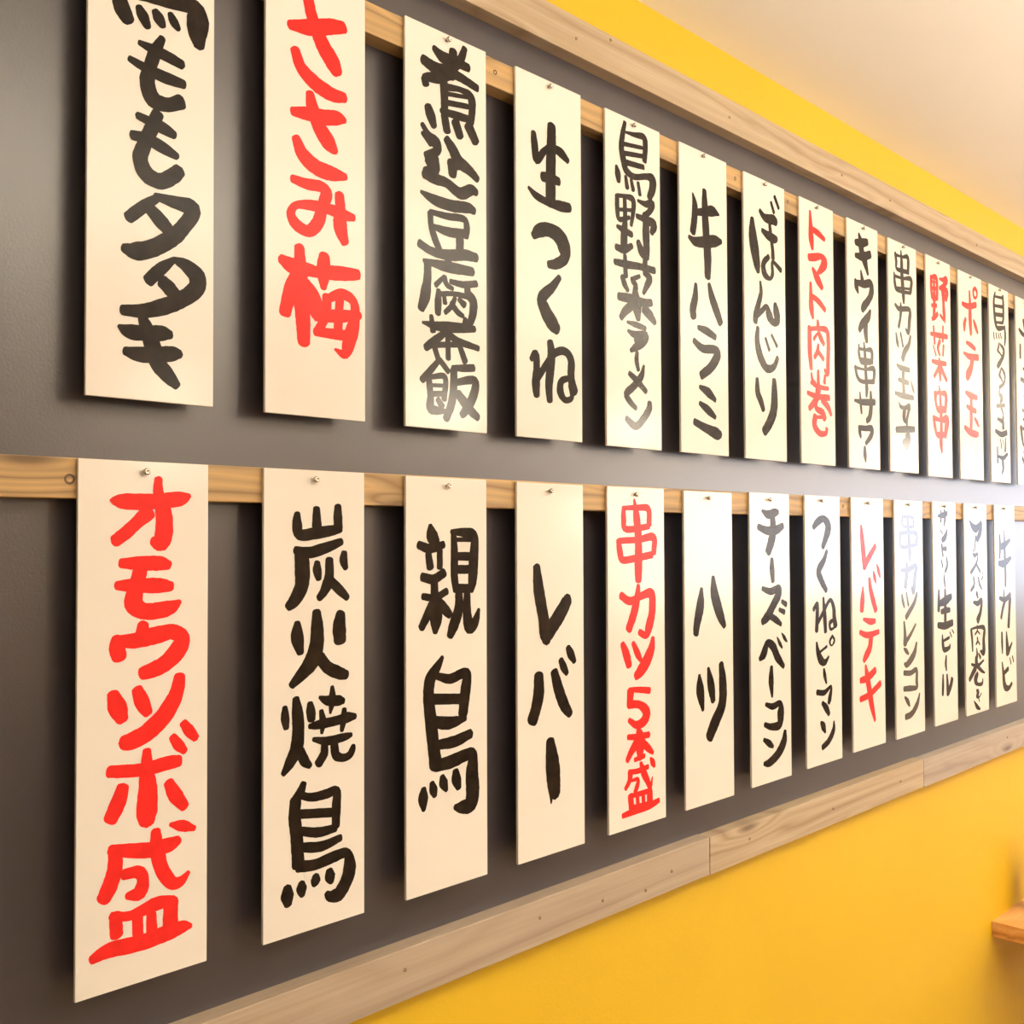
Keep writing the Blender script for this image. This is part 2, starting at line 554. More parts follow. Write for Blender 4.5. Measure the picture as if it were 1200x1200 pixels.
BOARDS = """
#U1|black|0.3695|0.1181|2.0650|0.4447
501,-389,93 453,-614,97 454,-898,118;485,-459,77 718,-373,88 856,-341,126 857,-569,107;502,-595,70 822,-485,71;503,-722,70 857,-602,72;487,-886,83 720,-856,103 945,-806,167 1012,-880,219 1008,-1022,204 1026,-1147,115;270,-967,135 302,-1064,163 350,-1140,134;452,-994,73 488,-1060,116 529,-1140,77;603,-979,79 637,-1030,115 671,-1083,76;746,-948,60 781,-1012,98 824,-1061,58
671,-1195,67 605,-1337,114 556,-1496,126 532,-1646,149 590,-1771,164 724,-1779,130 853,-1713,137;456,-1308,54 571,-1324,90 723,-1346,111 860,-1374,94;368,-1478,63 490,-1509,90 673,-1538,116 878,-1547,89
632,-1886,115 575,-2029,130 510,-2189,131 470,-2326,145 527,-2452,159 660,-2483,145 778,-2406,143 838,-2343,128;443,-1956,71 542,-1975,89 675,-2001,118 785,-2035,84;396,-2142,91 526,-2138,104 676,-2177,119 812,-2221,74
628,-2640,74 496,-2749,110 367,-2871,109;611,-2628,68 796,-2641,121 952,-2650,158 970,-2707,150 883,-2840,141 781,-2957,153 596,-3090,160 433,-3153,157 321,-3144,82;545,-2738,111 662,-2839,140 763,-2929,113
781,-3165,62 664,-3267,114 548,-3390,114;781,-3157,53 902,-3191,129 1011,-3269,173 1008,-3383,164 869,-3503,149 699,-3594,149 501,-3664,126 316,-3684,95;681,-3375,128 749,-3427,138 817,-3495,130
493,-3719,88 534,-3807,132 584,-3941,158 634,-4092,160 735,-4207,143 820,-4286,89;285,-3827,42 373,-3861,130 534,-3854,137 683,-3834,139 759,-3839,84;342,-4035,81 470,-4050,137 667,-4025,145 802,-4001,130 853,-4003,67
#U2|red|0.5424|0.1194|2.0650|0.4449
269,-608,98 509,-550,168 767,-451,160 922,-406,128;445,-187,124 476,-229,132 530,-426,146 658,-671,187 767,-798,201 833,-896,152;331,-834,118 404,-988,144 573,-1096,170 767,-1145,156 933,-1132,108
509,-1215,104 541,-1358,154 637,-1546,181 746,-1662,180 822,-1723,72;301,-1455,92 467,-1433,139 680,-1407,158 856,-1366,142 938,-1370,61;343,-1708,104 426,-1854,161 595,-1945,170 768,-1956,157 945,-1949,78
302,-2124,87 468,-2137,114 638,-2123,122 707,-2179,149 659,-2316,132 606,-2490,143 490,-2604,124 344,-2564,130 286,-2471,105 344,-2379,77 510,-2341,110 724,-2329,116 900,-2345,129 1046,-2350,80;867,-2151,116 878,-2304,138 878,-2487,176 934,-2631,108
172,-2940,99 303,-2985,163 511,-2991,133 660,-3000,96;385,-2784,118 396,-2977,151 407,-3239,194 428,-3501,173 439,-3720,151;365,-3053,154 283,-3225,157 219,-3462,139;448,-3144,155 553,-3269,181 596,-3423,158;681,-2816,132 671,-2980,176 671,-3142,78;681,-2978,148 900,-2957,150 1103,-2930,114;725,-3241,90 900,-3167,117 1046,-3226,108 1057,-3409,137 1001,-3600,174 934,-3773,114 812,-3743,30;714,-3225,121 703,-3406,105 607,-3582,99;575,-3595,93 812,-3589,113 990,-3583,114;575,-3440,109 856,-3398,139 1125,-3352,85;874,-3199,101 856,-3438,112 845,-3603,112
#U3|black|0.7159|0.1219|2.0667|0.4470
413,-224,82 545,-286,147 733,-275,125 940,-280,106;706,-162,122 692,-329,157 651,-464,149;885,-71,83 816,-228,111 706,-366,104;251,-403,122 438,-441,149 651,-424,134 815,-429,116 1080,-474,96;295,-666,112 282,-597,94 464,-543,136 651,-464,97;557,-554,126 570,-732,117 570,-893,110;570,-611,94 814,-572,73 975,-610,123 994,-770,110 974,-899,104;516,-899,65 731,-887,99 980,-873,89;583,-784,73 925,-732,68;583,-683,58 939,-625,47;325,-905,115 364,-993,144 410,-1099,101;569,-944,116 609,-1104,116;736,-967,136 807,-1110,121;938,-951,154 1049,-1106,130
242,-1127,70 332,-1220,96 436,-1281,157 462,-1364,109 306,-1475,125;242,-1225,57 371,-1289,130;383,-1484,225 409,-1597,163 279,-1639,97;266,-1672,111 435,-1690,132 594,-1692,122 810,-1762,142 977,-1682,133 1061,-1693,95;601,-1197,110 703,-1301,152 784,-1402,167 950,-1462,134 1076,-1534,97;689,-1446,167 688,-1578,125;729,-1456,122 811,-1435,122
223,-1880,46 408,-1925,123 674,-1935,139 920,-1900,130 1026,-1917,95;356,-2071,62 603,-2069,84 857,-2045,86 908,-2130,98 885,-2241,101;356,-2082,85 369,-2223,87 423,-2356,102 491,-2467,88;396,-2228,68 630,-2241,111 856,-2215,109;799,-2280,123 799,-2428,123;195,-2453,100 382,-2508,102 629,-2502,129 884,-2454,131 1059,-2452,109
615,-2526,111 629,-2628,111;256,-2631,48 409,-2637,92 629,-2638,132 999,-2624,107;314,-2634,110 314,-2808,114 279,-3019,151 220,-3170,105;559,-2755,49 435,-2874,71;559,-2765,88 600,-2841,72 690,-2872,55;651,-2795,62 854,-2798,83 1057,-2752,82;912,-2799,91 926,-2892,115 1004,-2964,129 997,-3114,121 945,-3250,88;476,-2924,72 468,-3070,106 467,-3184,90;462,-2968,63 712,-2927,61 969,-2927,76;558,-2973,64 572,-3054,70;726,-2967,61 669,-3070,71 572,-3158,63;669,-3038,78 754,-3120,81 847,-3158,61;782,-2978,64 868,-3028,93
241,-3316,35 434,-3327,103 711,-3308,125 1026,-3281,79;367,-3226,62 393,-3390,91;882,-3185,74 852,-3326,85;571,-3386,79 407,-3501,104 285,-3588,90;599,-3382,89 767,-3453,89 1084,-3497,74;326,-3552,75 766,-3495,64;612,-3422,80 617,-3671,80;401,-3532,79 466,-3689,80;800,-3523,83 874,-3671,95
488,-3696,65 365,-3823,87 231,-3950,86;488,-3696,74 620,-3816,75;325,-3889,89 356,-4110,95 364,-4252,120 568,-4266,61;365,-3901,59 569,-3887,77 555,-4133,85;365,-3995,46 555,-3980,47;365,-4089,67 555,-4071,68;459,-4142,75 527,-4218,91;681,-3767,64 851,-3752,91 1010,-3730,91;703,-3786,109 694,-4037,119 652,-4207,114 582,-4348,100;737,-3924,81 1024,-3877,109 994,-4071,128 878,-4230,117 820,-4287,88;765,-4051,113 935,-4204,128 1075,-4298,92
#U4|black|0.8875|0.1195|2.0666|0.4466
308,-726,93 328,-872,125 365,-1045,124 498,-908,95 619,-825,83 801,-845,133 940,-917,88;636,-554,155 634,-749,170 616,-1164,185 614,-1533,186;461,-1233,123 616,-1215,143 768,-1220,115;217,-1423,49 347,-1493,101 554,-1526,103 796,-1523,143 967,-1505,126
300,-1996,106 403,-1914,177 581,-1867,181 778,-1919,231 869,-2055,237 853,-2183,162 699,-2273,136 572,-2300,103
774,-2424,84 637,-2570,128 451,-2739,172 515,-2895,207 633,-3019,217 724,-3088,155
248,-3517,69 329,-3443,122 349,-3601,120 333,-3802,150 346,-3941,115;593,-3259,113 616,-3408,148 593,-3613,152 568,-3819,138 582,-3989,111;347,-3761,94 510,-3562,103 691,-3382,106 875,-3345,112 983,-3446,136 981,-3653,136 1033,-3834,163;981,-3663,64 804,-3723,104 779,-3859,133 870,-3953,88 995,-3910,81 971,-3758,97;996,-3755,126 1052,-3853,88
#U5|black|1.0563|0.1195|2.0654|0.4464
417,-79,72 365,-259,101 339,-436,118 385,-614,130 444,-727,119 614,-770,92 894,-701,95 1019,-714,163 1018,-846,149 945,-983,114;433,-209,38 621,-193,72 830,-171,106 864,-274,116 844,-497,104;363,-383,65 793,-326,57;379,-506,74 827,-436,66;411,-620,86 825,-588,78;227,-718,60 259,-815,127 274,-916,82;426,-812,68 459,-957,91;545,-825,70 588,-958,85;697,-831,70 737,-988,78
239,-1110,59 407,-1086,66 577,-1089,103 592,-1224,94 539,-1449,69;239,-1114,94 244,-1302,96 286,-1419,80 506,-1350,58;400,-1098,81 410,-1392,101 385,-1609,150 382,-1820,152;244,-1298,54 592,-1235,55;235,-1524,58 368,-1549,99 554,-1574,94;209,-1808,91 383,-1810,116 553,-1727,86;687,-1079,46 855,-1090,92 1015,-1054,128 942,-1179,98 818,-1260,91;661,-1295,76 817,-1304,99 1048,-1330,147 993,-1462,94;870,-1292,145 868,-1509,161 883,-1723,140 899,-1839,78;691,-1642,95 770,-1766,151 882,-1831,85
181,-2010,84 431,-2001,112 740,-1976,100 1058,-1972,103;399,-1885,81 413,-2163,103;846,-1860,104 827,-2014,118;339,-2181,95 388,-2274,107 461,-2350,76;538,-2188,77 721,-2109,60;548,-2204,70 626,-2254,107 604,-2386,115;809,-2051,64 943,-2096,126 870,-2223,107 799,-2332,68;259,-2459,111 528,-2451,138 804,-2460,123 981,-2432,107;625,-2329,113 647,-2507,220 680,-2704,99;527,-2547,137 391,-2642,125 306,-2738,95;803,-2542,140 944,-2612,154 1057,-2699,95
440,-2776,43 627,-2787,88 843,-2810,75;456,-2891,52 591,-2924,100 852,-2901,113 798,-2998,125 641,-3083,121 514,-3152,63;625,-2979,134 729,-3008,134
651,-3156,73 639,-3275,98 676,-3398,75
802,-3324,48 741,-3476,111 584,-3620,114 413,-3747,112 486,-3841,101 622,-3924,77;477,-3463,80 653,-3550,107 847,-3675,86
410,-4074,86 510,-4134,112 630,-4163,112 787,-4049,120 911,-3910,126 923,-3823,105
#U6|black|1.2225|0.1219|2.0656|0.4458
327,-673,38 379,-832,136 365,-1044,150 320,-1241,145;414,-933,100 651,-876,139 838,-824,166 1008,-844,36;626,-565,107 634,-817,162 665,-1232,186 697,-1522,200 693,-1828,160;222,-1333,68 389,-1372,143 682,-1313,183 907,-1258,181 1059,-1238,80
388,-1992,80 371,-2187,148 311,-2362,163 321,-2474,156;728,-1934,86 800,-2117,162 910,-2291,175 1021,-2466,145
437,-2617,75 663,-2644,133 885,-2702,104;326,-2825,96 549,-2911,131 845,-2890,137 938,-2957,175 766,-3157,160 507,-3312,140
468,-3482,70 686,-3544,150 871,-3643,81;465,-3721,78 682,-3807,140 867,-3897,78;328,-4002,110 605,-4074,139 901,-4138,188 995,-4142,125
#U7|black|1.3919|0.1230|2.0652|0.4454
239,-692,109 253,-930,229 305,-1162,254 369,-1392,191 401,-1498,104;810,-309,74 894,-456,83;919,-191,81 1043,-350,81;467,-516,84 619,-599,139 872,-579,171 959,-598,142;527,-817,82 711,-867,154 906,-879,151 977,-864,97;761,-661,91 789,-820,100 844,-1057,100 853,-1199,115;724,-1199,93 567,-1335,123 591,-1494,149 756,-1547,71 836,-1450,97 840,-1264,72 1096,-1352,99
466,-1648,64 482,-1818,106 403,-2013,131 325,-2186,148 304,-2300,134;362,-2201,93 515,-2093,100 651,-2015,98 726,-2146,192 841,-2232,130 968,-2193,157 943,-2052,191 906,-1934,107
377,-2390,99 355,-2605,149 445,-2835,176 633,-2996,143 847,-2951,118 969,-2793,96;603,-2521,61 716,-2700,77;790,-2445,57 952,-2609,72
344,-3199,101 360,-3409,147 451,-3541,140 521,-3666,112;855,-3166,130 859,-3402,193 834,-3650,210 694,-3865,196 538,-4009,161
#U8|red|1.5630|0.1165|2.0658|0.4452
357,-173,63 373,-392,126 388,-635,173 425,-803,92;392,-460,99 640,-501,123 851,-562,87
299,-971,130 506,-932,144 716,-881,119 842,-962,212 711,-1111,137 604,-1182,78;427,-1138,80 581,-1280,182 747,-1413,118
351,-1398,80 358,-1626,125 371,-1829,163 421,-1986,72;375,-1607,90 615,-1667,118 845,-1781,108
586,-2002,73 597,-2093,119;294,-2157,124 301,-2380,142 305,-2584,143 341,-2845,116;273,-2190,78 604,-2133,85 901,-2134,126 948,-2337,131 933,-2610,129 906,-2864,129 800,-2813,58;560,-2232,54 442,-2337,84;603,-2196,107 685,-2288,128 789,-2378,101;598,-2413,84 562,-2531,105 460,-2642,92;575,-2519,97 770,-2640,97
347,-2925,62 386,-3044,88 480,-3085,79;580,-2859,81 583,-3126,118;819,-2915,80 795,-3043,98;327,-3081,66 582,-3130,90 930,-3129,74;209,-3265,76 496,-3299,105 960,-3287,114;582,-3147,192 515,-3338,152 265,-3524,104;704,-3342,120 914,-3447,129 1023,-3574,82;473,-3383,160 512,-3507,110 720,-3557,134 790,-3655,142;426,-3653,62 697,-3642,67;467,-3640,147 435,-3795,153 607,-3916,117 818,-3908,97 862,-3826,105
#U9|black|1.7306|0.1212|2.0668|0.4459
459,-207,77 535,-362,201 563,-502,199 671,-648,215 801,-886,77;322,-384,113 544,-356,170 794,-289,134;316,-622,92 582,-602,157 902,-499,155
522,-867,57 572,-1020,139;296,-1068,85 346,-1183,163 409,-1292,55;326,-1104,93 615,-1096,151 898,-1037,158 940,-1167,184 844,-1330,162 627,-1500,172 558,-1573,132
884,-1537,70 780,-1685,178 551,-1833,168 437,-1957,119;709,-1789,134 682,-1960,169 723,-2131,109
416,-2228,56 412,-2394,96 489,-2529,86 645,-2527,86 873,-2505,85;397,-2297,63 651,-2292,63 911,-2280,113 919,-2499,110;490,-2477,62 851,-2455,63;609,-2172,67 649,-2385,108 664,-2654,118 702,-2961,128 688,-3139,76;265,-2641,103 340,-2813,97 524,-2880,84 979,-2839,100;287,-2655,63 642,-2652,53 994,-2606,118 978,-2850,109
215,-3251,53 559,-3255,122 1015,-3214,128;430,-3087,46 460,-3315,96 487,-3461,66;859,-3040,78 866,-3279,138 815,-3492,145 685,-3586,103
392,-3711,105 412,-3812,114 445,-3896,74;392,-3731,98 637,-3724,108 887,-3712,125 851,-3844,132 639,-3999,85
597,-4068,87 602,-4212,137 630,-4334,46
#U10|black|1.8954|0.1250|2.0644|0.4431
561,-153,49 587,-372,125 594,-640,141 646,-984,142 660,-1147,82;310,-243,92 352,-395,103 385,-543,76 860,-526,70;309,-270,65 605,-261,54 869,-231,114 870,-528,115;362,-533,63 861,-499,64;252,-629,59 283,-838,110 397,-946,77 970,-909,74;278,-686,69 616,-677,59 1003,-635,114 971,-888,113;351,-899,52 948,-829,53
272,-1233,71 457,-1293,106 912,-1244,111 905,-1464,144 850,-1691,118 731,-1645,61;522,-1173,59 527,-1292,121 499,-1461,94 423,-1647,99
303,-1781,59 354,-1954,110 412,-2045,36;505,-1753,69 601,-2000,80;945,-1751,73 867,-1929,120 670,-2099,152 580,-2245,154
322,-2388,62 518,-2427,117 876,-2428,103;603,-2417,123 596,-2666,124 621,-2952,124;384,-2663,79 605,-2675,104 820,-2684,100;233,-2932,70 550,-2959,117 1040,-2955,102;942,-2640,47 1035,-2787,97 1092,-2866,36
405,-3091,46 449,-3169,78 638,-3188,89 855,-3134,124 788,-3289,94 736,-3417,99 733,-3511,92;637,-3198,142 608,-3386,141 735,-3459,94;264,-3633,124 625,-3601,139 1060,-3570,128;791,-3662,125 811,-3785,162 719,-3977,54 595,-3830,170;727,-3708,135 720,-3935,145
#U11|red|2.0667|0.1206|2.0655|0.4470
255,-412,62 492,-398,131 538,-621,115 515,-822,146;255,-418,134 247,-670,113 320,-832,123 504,-835,76;386,-406,89 388,-842,124 382,-1018,134 359,-1239,133;252,-517,36 542,-488,36;247,-648,80 538,-621,81;241,-833,64 516,-800,65;252,-999,83 500,-967,94;269,-1274,89 412,-1220,106 548,-1124,107;652,-392,52 841,-382,107 1005,-360,182 864,-499,118 700,-572,98;646,-581,82 1025,-584,150 964,-761,150;834,-593,203 852,-856,129 872,-1075,155 904,-1252,68;670,-1131,72 840,-1212,80
191,-1584,81 586,-1567,121 1020,-1537,107;338,-1416,78 379,-1759,102;809,-1349,78 787,-1661,102;314,-1811,61 440,-1995,72;647,-1669,118 535,-1826,112 626,-1972,74;822,-1745,100 788,-1953,88;252,-2133,82 568,-2133,121 935,-2112,101;597,-2037,79 617,-2254,163 636,-2493,79;564,-2238,114 336,-2438,90;698,-2245,157 962,-2455,101
579,-2604,54 624,-2845,115 651,-3171,139 658,-3433,138 631,-3763,162 667,-3953,90;388,-2769,172 393,-2931,111 509,-3106,109 803,-3114,73;377,-2770,83 654,-2743,92 912,-2774,155 868,-3109,126;483,-3075,103 805,-3048,114;278,-3255,110 339,-3456,129 465,-3632,92 813,-3619,80;293,-3282,114 636,-3303,96 950,-3279,218 840,-3618,143;440,-3596,89 815,-3575,95
#U12|red|2.2304|0.1288|2.0640|0.4444
201,-699,101 544,-705,136 967,-606,137;612,-365,82 631,-605,132 628,-973,182 661,-1293,132;380,-992,98 310,-1127,152 294,-1262,90;813,-963,73 921,-1083,150 1041,-1208,106;924,-241,97 1035,-321,97 990,-443,61 855,-449,86 826,-323,97 924,-241,73
405,-1504,81 680,-1539,134 891,-1588,104;244,-1745,64 560,-1792,144 1055,-1754,149;713,-1849,194 634,-2031,210 462,-2201,239 416,-2259,174
328,-2583,92 584,-2628,157 959,-2647,111;627,-2667,143 617,-2948,167 602,-3336,142;372,-2879,87 629,-2925,133 891,-2946,112;789,-3102,56 927,-3182,121 1049,-3271,52;241,-3337,103 500,-3419,160 832,-3450,158 1002,-3438,103
#U13|black|2.4049|0.1182|2.0642|0.4449
373,-144,65 286,-339,112 306,-608,131 386,-867,133 566,-967,63 924,-882,58;847,-153,106 869,-384,119 858,-662,115 803,-785,91;381,-238,58 846,-199,74;312,-453,73 868,-403,90;353,-646,93 860,-597,105;388,-822,57 822,-777,78;445,-923,57 944,-861,73;925,-848,106 967,-1061,119 914,-1280,73;239,-1069,54 281,-1217,61;379,-1061,46 435,-1183,53;532,-1051,46 589,-1162,53;656,-1034,47 713,-1145,53
585,-1261,53 485,-1462,112;633,-1288,60 859,-1397,127 789,-1566,125 515,-1781,144 428,-1814,64;515,-1463,72 746,-1553,56
686,-1818,51 554,-2026,118;716,-1838,68 898,-1966,117 846,-2155,88 543,-2289,100;603,-2021,88 784,-2150,57
553,-2343,60 537,-2447,91 688,-2512,172 591,-2635,80;373,-2722,91 869,-2667,103;648,-2732,102 737,-2838,83 794,-2975,60
404,-3013,63 697,-3047,121;751,-2963,118 753,-3202,132;277,-3292,96 623,-3352,135 969,-3290,138
569,-3469,46 641,-3669,53;711,-3478,39 768,-3593,39;901,-3416,48 857,-3720,103
378,-3653,61 382,-3999,88;418,-3862,60 725,-3887,109 993,-3782,84;692,-3934,131 716,-4115,128 629,-4259,42
#U14|black|2.5722|0.1200|2.0635|0.4442
197,-759,84 365,-827,125 654,-870,90 1133,-763,76;495,-502,111 599,-795,139 596,-1514,137;266,-1126,108 253,-1432,121;1065,-939,129 1108,-1308,129
432,-1676,80 735,-1683,75 1276,-1601,76;271,-1937,101 663,-1978,131 1263,-1874,100
444,-2327,45 764,-2338,100 755,-2544,111;331,-2662,77 630,-2708,99 1168,-2633,76;379,-2882,70 680,-2899,112 1158,-2841,76
238,-3085,158 312,-3353,117 420,-3509,92 712,-3491,75 1132,-3424,77;237,-3115,84 671,-3105,85 1147,-3092,142 1133,-3404,168;384,-3673,42 705,-3655,70 1124,-3591,73;292,-3810,83 447,-3944,131
#L1|red|0.3638|0.1191|1.5669|0.4491
275,-344,23 361,-350,126 537,-354,146 717,-342,137 919,-317,131 1005,-288,46;708,-147,77 708,-272,103 755,-428,151 765,-601,169 732,-710,158 660,-694,88;618,-438,147 505,-539,116 410,-624,120 316,-692,108
372,-883,86 539,-886,124 719,-890,132 811,-908,84;337,-1072,81 492,-1077,123 720,-1085,135 834,-1097,89;555,-910,130 508,-1093,146 485,-1230,170 574,-1301,144 721,-1304,149 838,-1279,125 914,-1235,48
574,-1416,104 566,-1496,134;339,-1518,96 340,-1601,146 361,-1686,134;313,-1539,85 494,-1552,135 689,-1520,155 839,-1499,137 938,-1561,151 891,-1676,169 773,-1776,151 658,-1820,141 563,-1842,114
305,-1990,107 347,-2112,172 390,-2216,115;521,-1973,103 569,-2093,139 619,-2188,97;917,-1900,111 884,-2051,141 775,-2226,170 611,-2359,164 467,-2413,156 399,-2414,126
953,-2319,80 1014,-2398,106 1075,-2470,77;851,-2427,76 903,-2501,104 966,-2569,71;278,-2643,104 405,-2659,112 597,-2672,116 794,-2652,129 915,-2649,109;612,-2513,80 613,-2652,120 622,-2868,181 614,-3036,198 615,-3128,150;398,-2791,112 360,-2912,143 291,-3049,130;815,-2824,98 879,-2945,137 968,-3063,96
833,-3195,39 948,-3229,105 1066,-3276,50;292,-3303,90 472,-3346,125 665,-3380,141 830,-3369,132 911,-3347,84;334,-3317,120 331,-3473,141 286,-3612,146 233,-3703,130;410,-3536,95 536,-3543,110 582,-3614,110 553,-3721,137 442,-3724,65;697,-3225,91 711,-3390,134 756,-3570,131 849,-3708,117 933,-3717,99 1010,-3652,42;303,-3861,75 475,-3899,89 700,-3857,126 866,-3868,90;341,-3864,118 350,-4031,118;535,-3929,101 539,-4082,101;659,-3931,91 668,-4102,108;841,-3869,142 837,-4070,148;138,-4178,84 289,-4140,133 556,-4155,144 800,-4138,144 952,-4124,118 1034,-4135,46
#L2|black|0.5413|0.1192|1.5668|0.4516
375,-431,71 372,-528,115 405,-640,115 592,-623,124 780,-597,111 894,-583,75;600,-378,84 604,-555,119;859,-352,87 859,-467,112 864,-575,112;351,-790,83 525,-815,119 729,-765,114 903,-709,79;425,-821,166 434,-975,177 426,-1142,166 344,-1277,137 271,-1340,91;609,-915,73 609,-993,108 626,-1078,73;938,-821,77 929,-900,105 956,-980,68;755,-890,98 755,-1040,114 737,-1125,132 677,-1222,98 630,-1269,79;781,-1112,104 885,-1201,108 974,-1280,77
377,-1501,76 377,-1639,153 413,-1794,86;894,-1435,113 877,-1574,166 885,-1711,153;601,-1405,104 610,-1571,153 601,-1740,172 543,-1889,181 443,-1991,140 312,-2103,81;644,-1856,125 729,-1962,132 868,-2032,135 965,-2063,100
235,-2307,62 239,-2410,101 252,-2507,68;361,-2235,83 381,-2386,136 390,-2553,142 370,-2716,152 297,-2842,124 217,-2945,59;411,-2749,105 461,-2854,113 527,-2913,65;526,-2300,71 535,-2377,112 543,-2459,98;790,-2164,46 790,-2295,93 767,-2427,29;636,-2252,36 729,-2295,100 868,-2311,111 930,-2322,67;518,-2526,56 627,-2522,95 833,-2510,99 974,-2495,112 1077,-2494,64;658,-2389,55 678,-2507,84 665,-2611,39;938,-2405,59 930,-2511,85 907,-2620,48;564,-2658,48 730,-2698,93 938,-2687,85 1027,-2675,50;696,-2735,85 692,-2819,101 624,-2907,100;816,-2753,100 837,-2855,102 921,-2894,82 1009,-2874,85 1049,-2801,69 1006,-2830,28
453,-3071,74 415,-3150,102 355,-3222,108;360,-3216,133 347,-3371,140 371,-3568,144 383,-3735,142 393,-3854,152;379,-3165,68 544,-3222,88 730,-3220,102 842,-3209,93 842,-3353,112 834,-3564,101;396,-3360,93 799,-3419,95;429,-3532,91 628,-3582,103 834,-3579,85;429,-3690,98 662,-3726,107 895,-3690,76;388,-3867,113 595,-3890,116 834,-3859,120 974,-3864,103 1006,-4014,159 960,-4146,158 869,-4245,159 765,-4241,111 722,-4202,62;267,-4037,96 267,-4118,150 275,-4202,93;429,-4032,81 429,-4089,126 438,-4153,69;592,-4001,73 592,-4045,123 570,-4089,48;756,-3988,89 765,-4051,129 785,-4108,61
#L3|black|0.7162|0.1202|1.5661|0.4526
344,-530,58 367,-634,166 419,-724,139;179,-744,97 343,-787,107 540,-743,88;315,-840,91 343,-992,111;482,-806,89 481,-996,89;225,-1093,103 390,-1123,112 546,-1055,108;402,-1155,108 408,-1353,123;232,-1306,77 413,-1326,90 587,-1261,84;365,-1405,118 282,-1543,112 212,-1645,97;418,-1389,181 424,-1569,182 412,-1708,74;485,-1393,122 581,-1484,122 630,-1527,97;687,-594,81 701,-854,112 700,-1092,112 725,-1258,101;653,-602,57 882,-613,119 1009,-654,113 993,-933,153 977,-1156,137 951,-1267,94;731,-690,53 958,-691,54;706,-877,98 957,-881,100;730,-1024,102 957,-1029,103;725,-1236,109 951,-1244,103;767,-1296,113 766,-1461,138 691,-1640,150 629,-1763,99;892,-1301,104 891,-1523,134 929,-1688,152 1018,-1623,125 1076,-1486,47
519,-1985,53 447,-2083,114 340,-2216,156 316,-2409,159 350,-2680,172 385,-2951,171 420,-3161,190;435,-2186,82 628,-2236,116 801,-2198,120 889,-2212,129 863,-2397,162 824,-2649,146;386,-2435,124 800,-2478,120;409,-2687,138 626,-2724,146 867,-2700,67;433,-2940,109 699,-2939,137 944,-2885,115;413,-3169,134 649,-3153,154 873,-3114,146 974,-3126,134 960,-3330,194 972,-3516,211 941,-3676,193 796,-3685,145 697,-3667,66;243,-3385,77 236,-3493,148 243,-3614,62;360,-3342,73 384,-3422,123 403,-3491,69;511,-3296,75 532,-3376,131 575,-3461,53;710,-3267,94 722,-3364,145 757,-3464,85
#L4|black|0.8869|0.1206|1.5655|0.4529
336,-1019,128 374,-1300,190 450,-1625,190 500,-1856,219 515,-1938,96;528,-1845,205 731,-1641,210 876,-1471,186 897,-1431,155
367,-2334,169 366,-2552,195 314,-2732,185 247,-2869,182;645,-2318,140 724,-2537,176 825,-2738,174 935,-2866,117;768,-2183,97 820,-2274,125 881,-2357,79;904,-2041,98 954,-2122,134 1024,-2221,82
567,-3151,152 605,-3438,250 635,-3712,233 654,-3809,190;587,-3730,124 578,-3911,25
#L5|red|1.0561|0.1236|1.5660|0.4537
567,-164,42 616,-399,147 654,-715,155 650,-1032,170 648,-1253,141;341,-277,82 339,-423,109 395,-564,97 892,-524,84;364,-281,64 652,-272,83 877,-289,108 893,-503,116;227,-713,100 259,-879,124 324,-973,104 645,-947,101 958,-910,103;244,-717,85 647,-705,92 990,-674,119 994,-889,110
269,-1441,110 469,-1524,116 742,-1457,109 935,-1448,148 950,-1679,153 877,-1888,161 806,-2000,111 661,-1948,91;647,-1322,77 622,-1473,132 551,-1679,155 431,-1897,138
296,-2082,97 378,-2229,150 436,-2379,122;523,-2085,79 614,-2228,120 691,-2329,76;963,-2047,80 926,-2190,154 809,-2360,188 679,-2475,171 576,-2538,117
441,-2700,65 651,-2722,86 882,-2757,95;463,-2722,153 442,-2917,126;423,-2895,117 649,-2922,113 806,-3041,168 745,-3154,150 581,-3183,110 427,-3103,77
402,-3323,77 611,-3346,87 859,-3350,89;613,-3213,51 660,-3403,225 657,-3642,108;578,-3431,144 464,-3533,116 383,-3629,87;709,-3430,112 840,-3529,113 946,-3609,62;543,-3644,66 756,-3621,71
888,-3673,43 938,-3736,105 978,-3797,57;414,-3782,61 606,-3803,80 837,-3780,72;452,-3792,121 428,-3902,92 341,-3996,68;460,-3908,41 612,-3914,64 578,-4027,94 532,-4069,55;673,-3704,66 731,-3833,127 818,-3968,105 884,-4060,75 929,-3936,28;417,-4107,63 668,-4112,77 900,-4107,79;449,-4103,116 466,-4264,122;596,-4149,79 608,-4271,79;724,-4152,80 732,-4274,80;867,-4117,123 871,-4279,143;281,-4337,74 536,-4321,100 864,-4308,104 1074,-4276,76;473,-4255,50 865,-4268,51
#L6|black|1.2275|0.1238|1.5650|0.4532
420,-1413,78 384,-1658,198 294,-1930,163 271,-2051,143;718,-1255,91 759,-1520,209 895,-1810,198 1011,-1991,101
348,-2654,66 367,-2886,205 433,-3164,74;577,-2574,65 640,-2822,185 697,-3062,120;912,-2542,126 953,-2823,198 931,-3136,208 731,-3393,224 590,-3575,201
#L7|black|1.4011|0.1189|1.5676|0.4542
358,-281,54 536,-339,141 750,-306,139 848,-294,80;241,-533,106 493,-592,137 764,-585,158 987,-515,108;671,-378,159 686,-602,184 625,-764,201 525,-929,164
639,-1044,100 643,-1210,150 663,-1393,108
344,-1498,76 591,-1552,118 845,-1511,123 823,-1623,175 664,-1778,165 507,-1931,176 335,-2021,113;564,-1938,111 737,-2005,121 901,-2092,79;932,-1726,76 1066,-1781,101;846,-1852,71 1008,-1902,95
